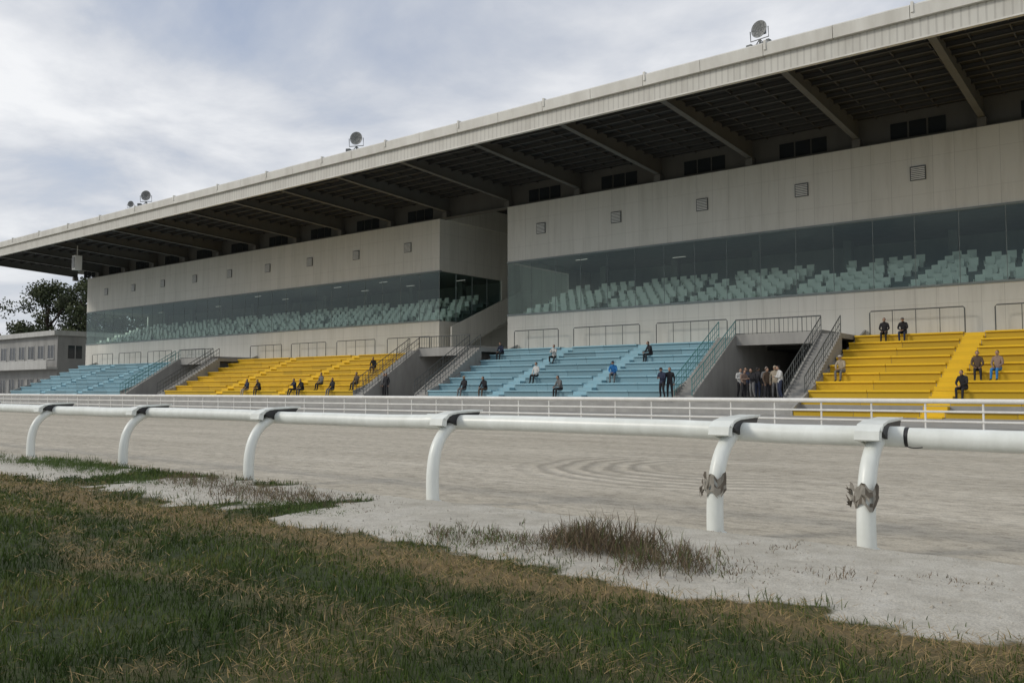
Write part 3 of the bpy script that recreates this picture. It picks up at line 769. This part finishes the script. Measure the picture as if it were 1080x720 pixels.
def build_pose(pn,hat):
    p=POSES[pn]; mir=lambda q:(-q[0],q[1],q[2])
    J=[];Rr=[];E_=[];lab={}
    def add(q,r,par=None):
        J.append(Vector(q)); Rr.append(r); i=len(J)-1
        if par is not None: E_.append((par,i))
        return i
    pel=add(p['pel'],(.155,.115)); sp=add(p['sp'],(.15,.115),pel); chh=add(p['ch'],(.18,.125),sp); nk=add(p['nk'],(.055,.055),chh)
    hb=add(tuple((Vector(p['nk'])*.4+Vector(p['hd'])*.6)),(.055,.055),nk)
    lab[(pel,sp)]=0; lab[(sp,chh)]=0; lab[(chh,nk)]=0; lab[(nk,hb)]=2
    ends=[]
    for f in (lambda q:q,mir):
        sh=add(f(p['sh']),(.076,.076),chh); el=add(f(p['el']),(.056,.056),sh); 
        wq=f(p['wr']) if p['wr'][0]>=0 else ((-.06,-.27,p['wr'][2]) if f is not mir else (.06,-.31,p['wr'][2]+.03))
        wr=add(wq,(.034,.034),el)
        hv=(Vector(wq)-J[el]).normalized(); pa=add(tuple(Vector(wq)+hv*.07),(.042,.022),wr)
        lab[(chh,sh)]=0; lab[(sh,el)]=0; lab[(el,wr)]=0; lab[(wr,pa)]=2; ends.append((Vector(wq)+hv*.07,hv,f is mir))
        hp=add(f(p['hp']),(.10,.10),pel); kn=add(f(p['kn']),(.07,.07),hp); an=add(f(p['an']),(.048,.048),kn); to=add(f(p['to']),(.05,.035),an)
        lab[(pel,hp)]=1; lab[(hp,kn)]=1; lab[(kn,an)]=1; lab[(an,to)]=4
    me=bpy.data.meshes.new('sk'); me.from_pydata([tuple(j) for j in J],E_,[])
    ob=bpy.data.objects.new('sk',me); scene.collection.objects.link(ob)
    md=ob.modifiers.new('s','SKIN'); md.use_smooth_shade=True
    for i,r in enumerate(Rr): me.skin_vertices[0].data[i].radius=r
    me.skin_vertices[0].data[0].use_root=True
    sb=ob.modifiers.new('d','SUBSURF'); sb.levels=2; sb.render_levels=2
    dg=bpy.context.evaluated_depsgraph_get(); ev=ob.evaluated_get(dg); m2=bpy.data.meshes.new_from_object(ev)
    b=MB(); b.v=[tuple(v.co) for v in m2.vertices]
    segs=[(J[a],J[c],l) for (a,c),l in lab.items()]
    for pg in m2.polygons:
        c=pg.center; best=9;bl=0
        for a,d,l in segs:
            ab=d-a; t=max(0,min(1,(c-a).dot(ab)/ab.length_squared)); dd=(c-(a+ab*t)).length-(.05 if l==0 else 0)
            if dd<best: best=dd;bl=l
        b.f.append(tuple(pg.vertices)); b.m.append(bl); b.t.append(0)
    bpy.data.objects.remove(ob)
    for q,hv,mr in ends:
        side=hv.cross(Vector((0,0,1))); side=side.normalized() if side.length>.1 else Vector((1,0,0))
        dn=side.cross(hv)
        if dn.z>0: dn=-dn
        for k,Lf in enumerate((.062,.072,.068,.052)):
            o0=q+side*(k-1.5)*.019; b.tube([o0,o0+hv*Lf*.6+dn*.006,o0+hv*Lf*.85+dn*.03,o0+hv*Lf*.8+dn*.055],[.0095,.009,.008,.007],2,n=6)
        ts=side*(1 if mr else -1); o0=q-hv*.03+ts*.03
        b.tube([o0,o0+ts*.025+hv*.02,o0+ts*.028+hv*.05+dn*.01],[.012,.011,.009],2,n=6)
    hd=Vector(p['hd']); n=16; mrn=12
    def ell(c,rx,ry,rz,mat,z0=-1.0,z1=1.0,shape=None):
        vs=[];fs=[]
        for i in range(mrn+1):
            s=z0+(z1-z0)*i/mrn; s=math.sin(s*math.pi/2)
            rr=math.sqrt(max(0,1-s*s))
            for k in range(n):
                t=2*math.pi*k/n; v=Vector((rx*rr*math.cos(t),ry*rr*math.sin(t),rz*s))
                if shape: v=shape(v)
                vs.append(c+v)
        for i in range(mrn):
            for k in range(n): fs.append((i*n+k,i*n+(k+1)%n,(i+1)*n+(k+1)%n,(i+1)*n+k))
        b.add(vs,fs,mat)
    def face(v):
        if v.z<-.02: v.x*=1+ (v.z+.02)*3.0; v.y=v.y*.92-(.012 if v.y<0 else -.0)
        return v
    ell(hd,.077,.096,.118,2,shape=face)
    ell(hd+Vector((0,.016,.02)),.083,.094,.112,3,z0=-.45,z1=1,shape=lambda v:Vector((v.x,max(v.y,-.045+max(0,v.z-.03)*-.6) if v.z<.075 else v.y,v.z)))
    b.tube([hd+Vector((0,-.088,.015)),hd+Vector((0,-.112,-.022)),hd+Vector((0,-.09,-.032))],[.008,.014,.008],2,n=6)
    for sx in (-1,1):
        ell(hd+Vector((sx*.03,-.083,.008)),.012,.008,.007,3); ell(hd+Vector((sx*.08,.005,-.005)),.012,.02,.03,2)
        b.tube([hd+Vector((sx*.018,-.092,.026)),hd+Vector((sx*.045,-.083,.027))],.004,3,n=4)
    b.tube([hd+Vector((-.024,-.087,-.058)),hd+Vector((0,-.095,-.057)),hd+Vector((.024,-.087,-.058))],.005,4,n=5)
    if hat:
        ell(hd+Vector((0,.008,.045)),.092,.106,.09,5,z0=0,z1=1)
        b.prism_x(-.07,.07,[(hd.y-.17,hd.z+.045),(hd.y-.17,hd.z+.053),(hd.y-.07,hd.z+.065),(hd.y-.07,hd.z+.05)],5)
    nkv=Vector(p['nk']); b.tube([nkv-Vector((0,-.01,.035)),nkv+Vector((0,-.005,.02))],[.082,.07],0,n=12,cap=False)
    me=bpy.data.meshes.new('person_'+pn); me.from_pydata(b.v,[],b.f); me.polygons.foreach_set('material_index',b.m)
    me.polygons.foreach_set('use_smooth',[True]*len(b.f)); return me
cache={}
def person(x,y,z,pose,jk,tr,hair=0,hat=None,yaw=0,s=1.06):
    key=(pose,hat is not None)
    if key not in cache: cache[key]=build_pose(*key)
    me=cache[key].copy()
    for m_ in (JK[jk],JK[tr],skinm,hairs[hair],shoe,JK[hat] if hat else shoe): me.materials.append(m_)
    o=bpy.data.objects.new('spectator' if 'stand' in pose else 'seated_spectator',me); scene.collection.objects.link(o)
    o.location=(x,y,z); o.rotation_euler=(0,0,R(yaw)); o.scale=(s,s,s)
def seated(x,k,pose,jk,tr,**kw): person(x,46+RUN*k+.2,Z0+RISE*k-.045,pose,jk,tr,**kw)
seated(-15.0,2,'sit_lean','beige','grey',hair=1,hat='white',yaw=-10)
seated(-14.3,7,'sit_up','black','black',yaw=8); seated(-13.2,7,'sit_lean','black','navy',hat='grey')
seated(-8.5,0,'sit_lean','black','black',yaw=-15); seated(-8.3,2,'sit_up','brown','black',yaw=10); seated(-7.4,2,'sit_up','check','blue',yaw=-10)
seated(-29.0,5,'sit_lean','black','black',yaw=-30); seated(-29.8,2,'sit_lean','blue','grey',yaw=20,hat='navy')
seated(-32.4,0,'sit_lean','grey','black',yaw=-20); seated(-36.2,2,'sit_up','white','black')
seated(-37.2,5,'sit_cross','white','black',yaw=15); seated(-38.9,0,'sit_lean','black','brown',yaw=-5)
seated(-40.9,0,'sit_up','black','grey',hat='beige'); seated(-43.2,6,'sit_lean','navy','black')
seated(-53.8,1,'sit_up','brown','black'); seated(-55.6,4,'sit_lean','black','brown',yaw=20)
seated(-59.3,0,'sit_lean','black','navy'); seated(-58.3,1,'sit_up','grey','black'); seated(-55.4,0,'sit_up','black','grey')
seated(-60.4,0,'sit_cross','navy','black'); seated(-67.3,0,'sit_up','navy','beige'); seated(-65.4,0,'sit_lean','black','black')
ZA=1.15
person(-24.0,45.45,ZA,'stand','black','black',yaw=15); person(-24.35,45.15,ZA,'stand_fold','navy','black',yaw=-10,hat='black')
person(-17.9,46.2,ZA,'stand','beige','grey',yaw=20,hat='beige'); person(-17.4,45.6,ZA,'stand_fold','white','navy',yaw=-50)
person(-18.8,47.2,ZA,'stand_fold','grey','black',yaw=30,hair=1); person(-19.6,47.9,ZA,'stand','black','navy',yaw=160)
person(-20.6,48.6,ZA,'stand','navy','black',yaw=0); person(-21.4,49.6,ZA,'stand_fold','white','black',yaw=40)
person(-19.3,46.4,ZA,'stand_fold','black','grey',yaw=-20,s=1.0); person(-49.3,46.5,ZA,'stand','black','black',yaw=10); person(-50.6,47.5,ZA,'stand','grey','black')
person(-18.3,46.0,ZA,'stand','brown','black',yaw=70,s=1.0); person(-20.2,47.3,ZA,'stand_fold','check','black',yaw=60,s=.98)
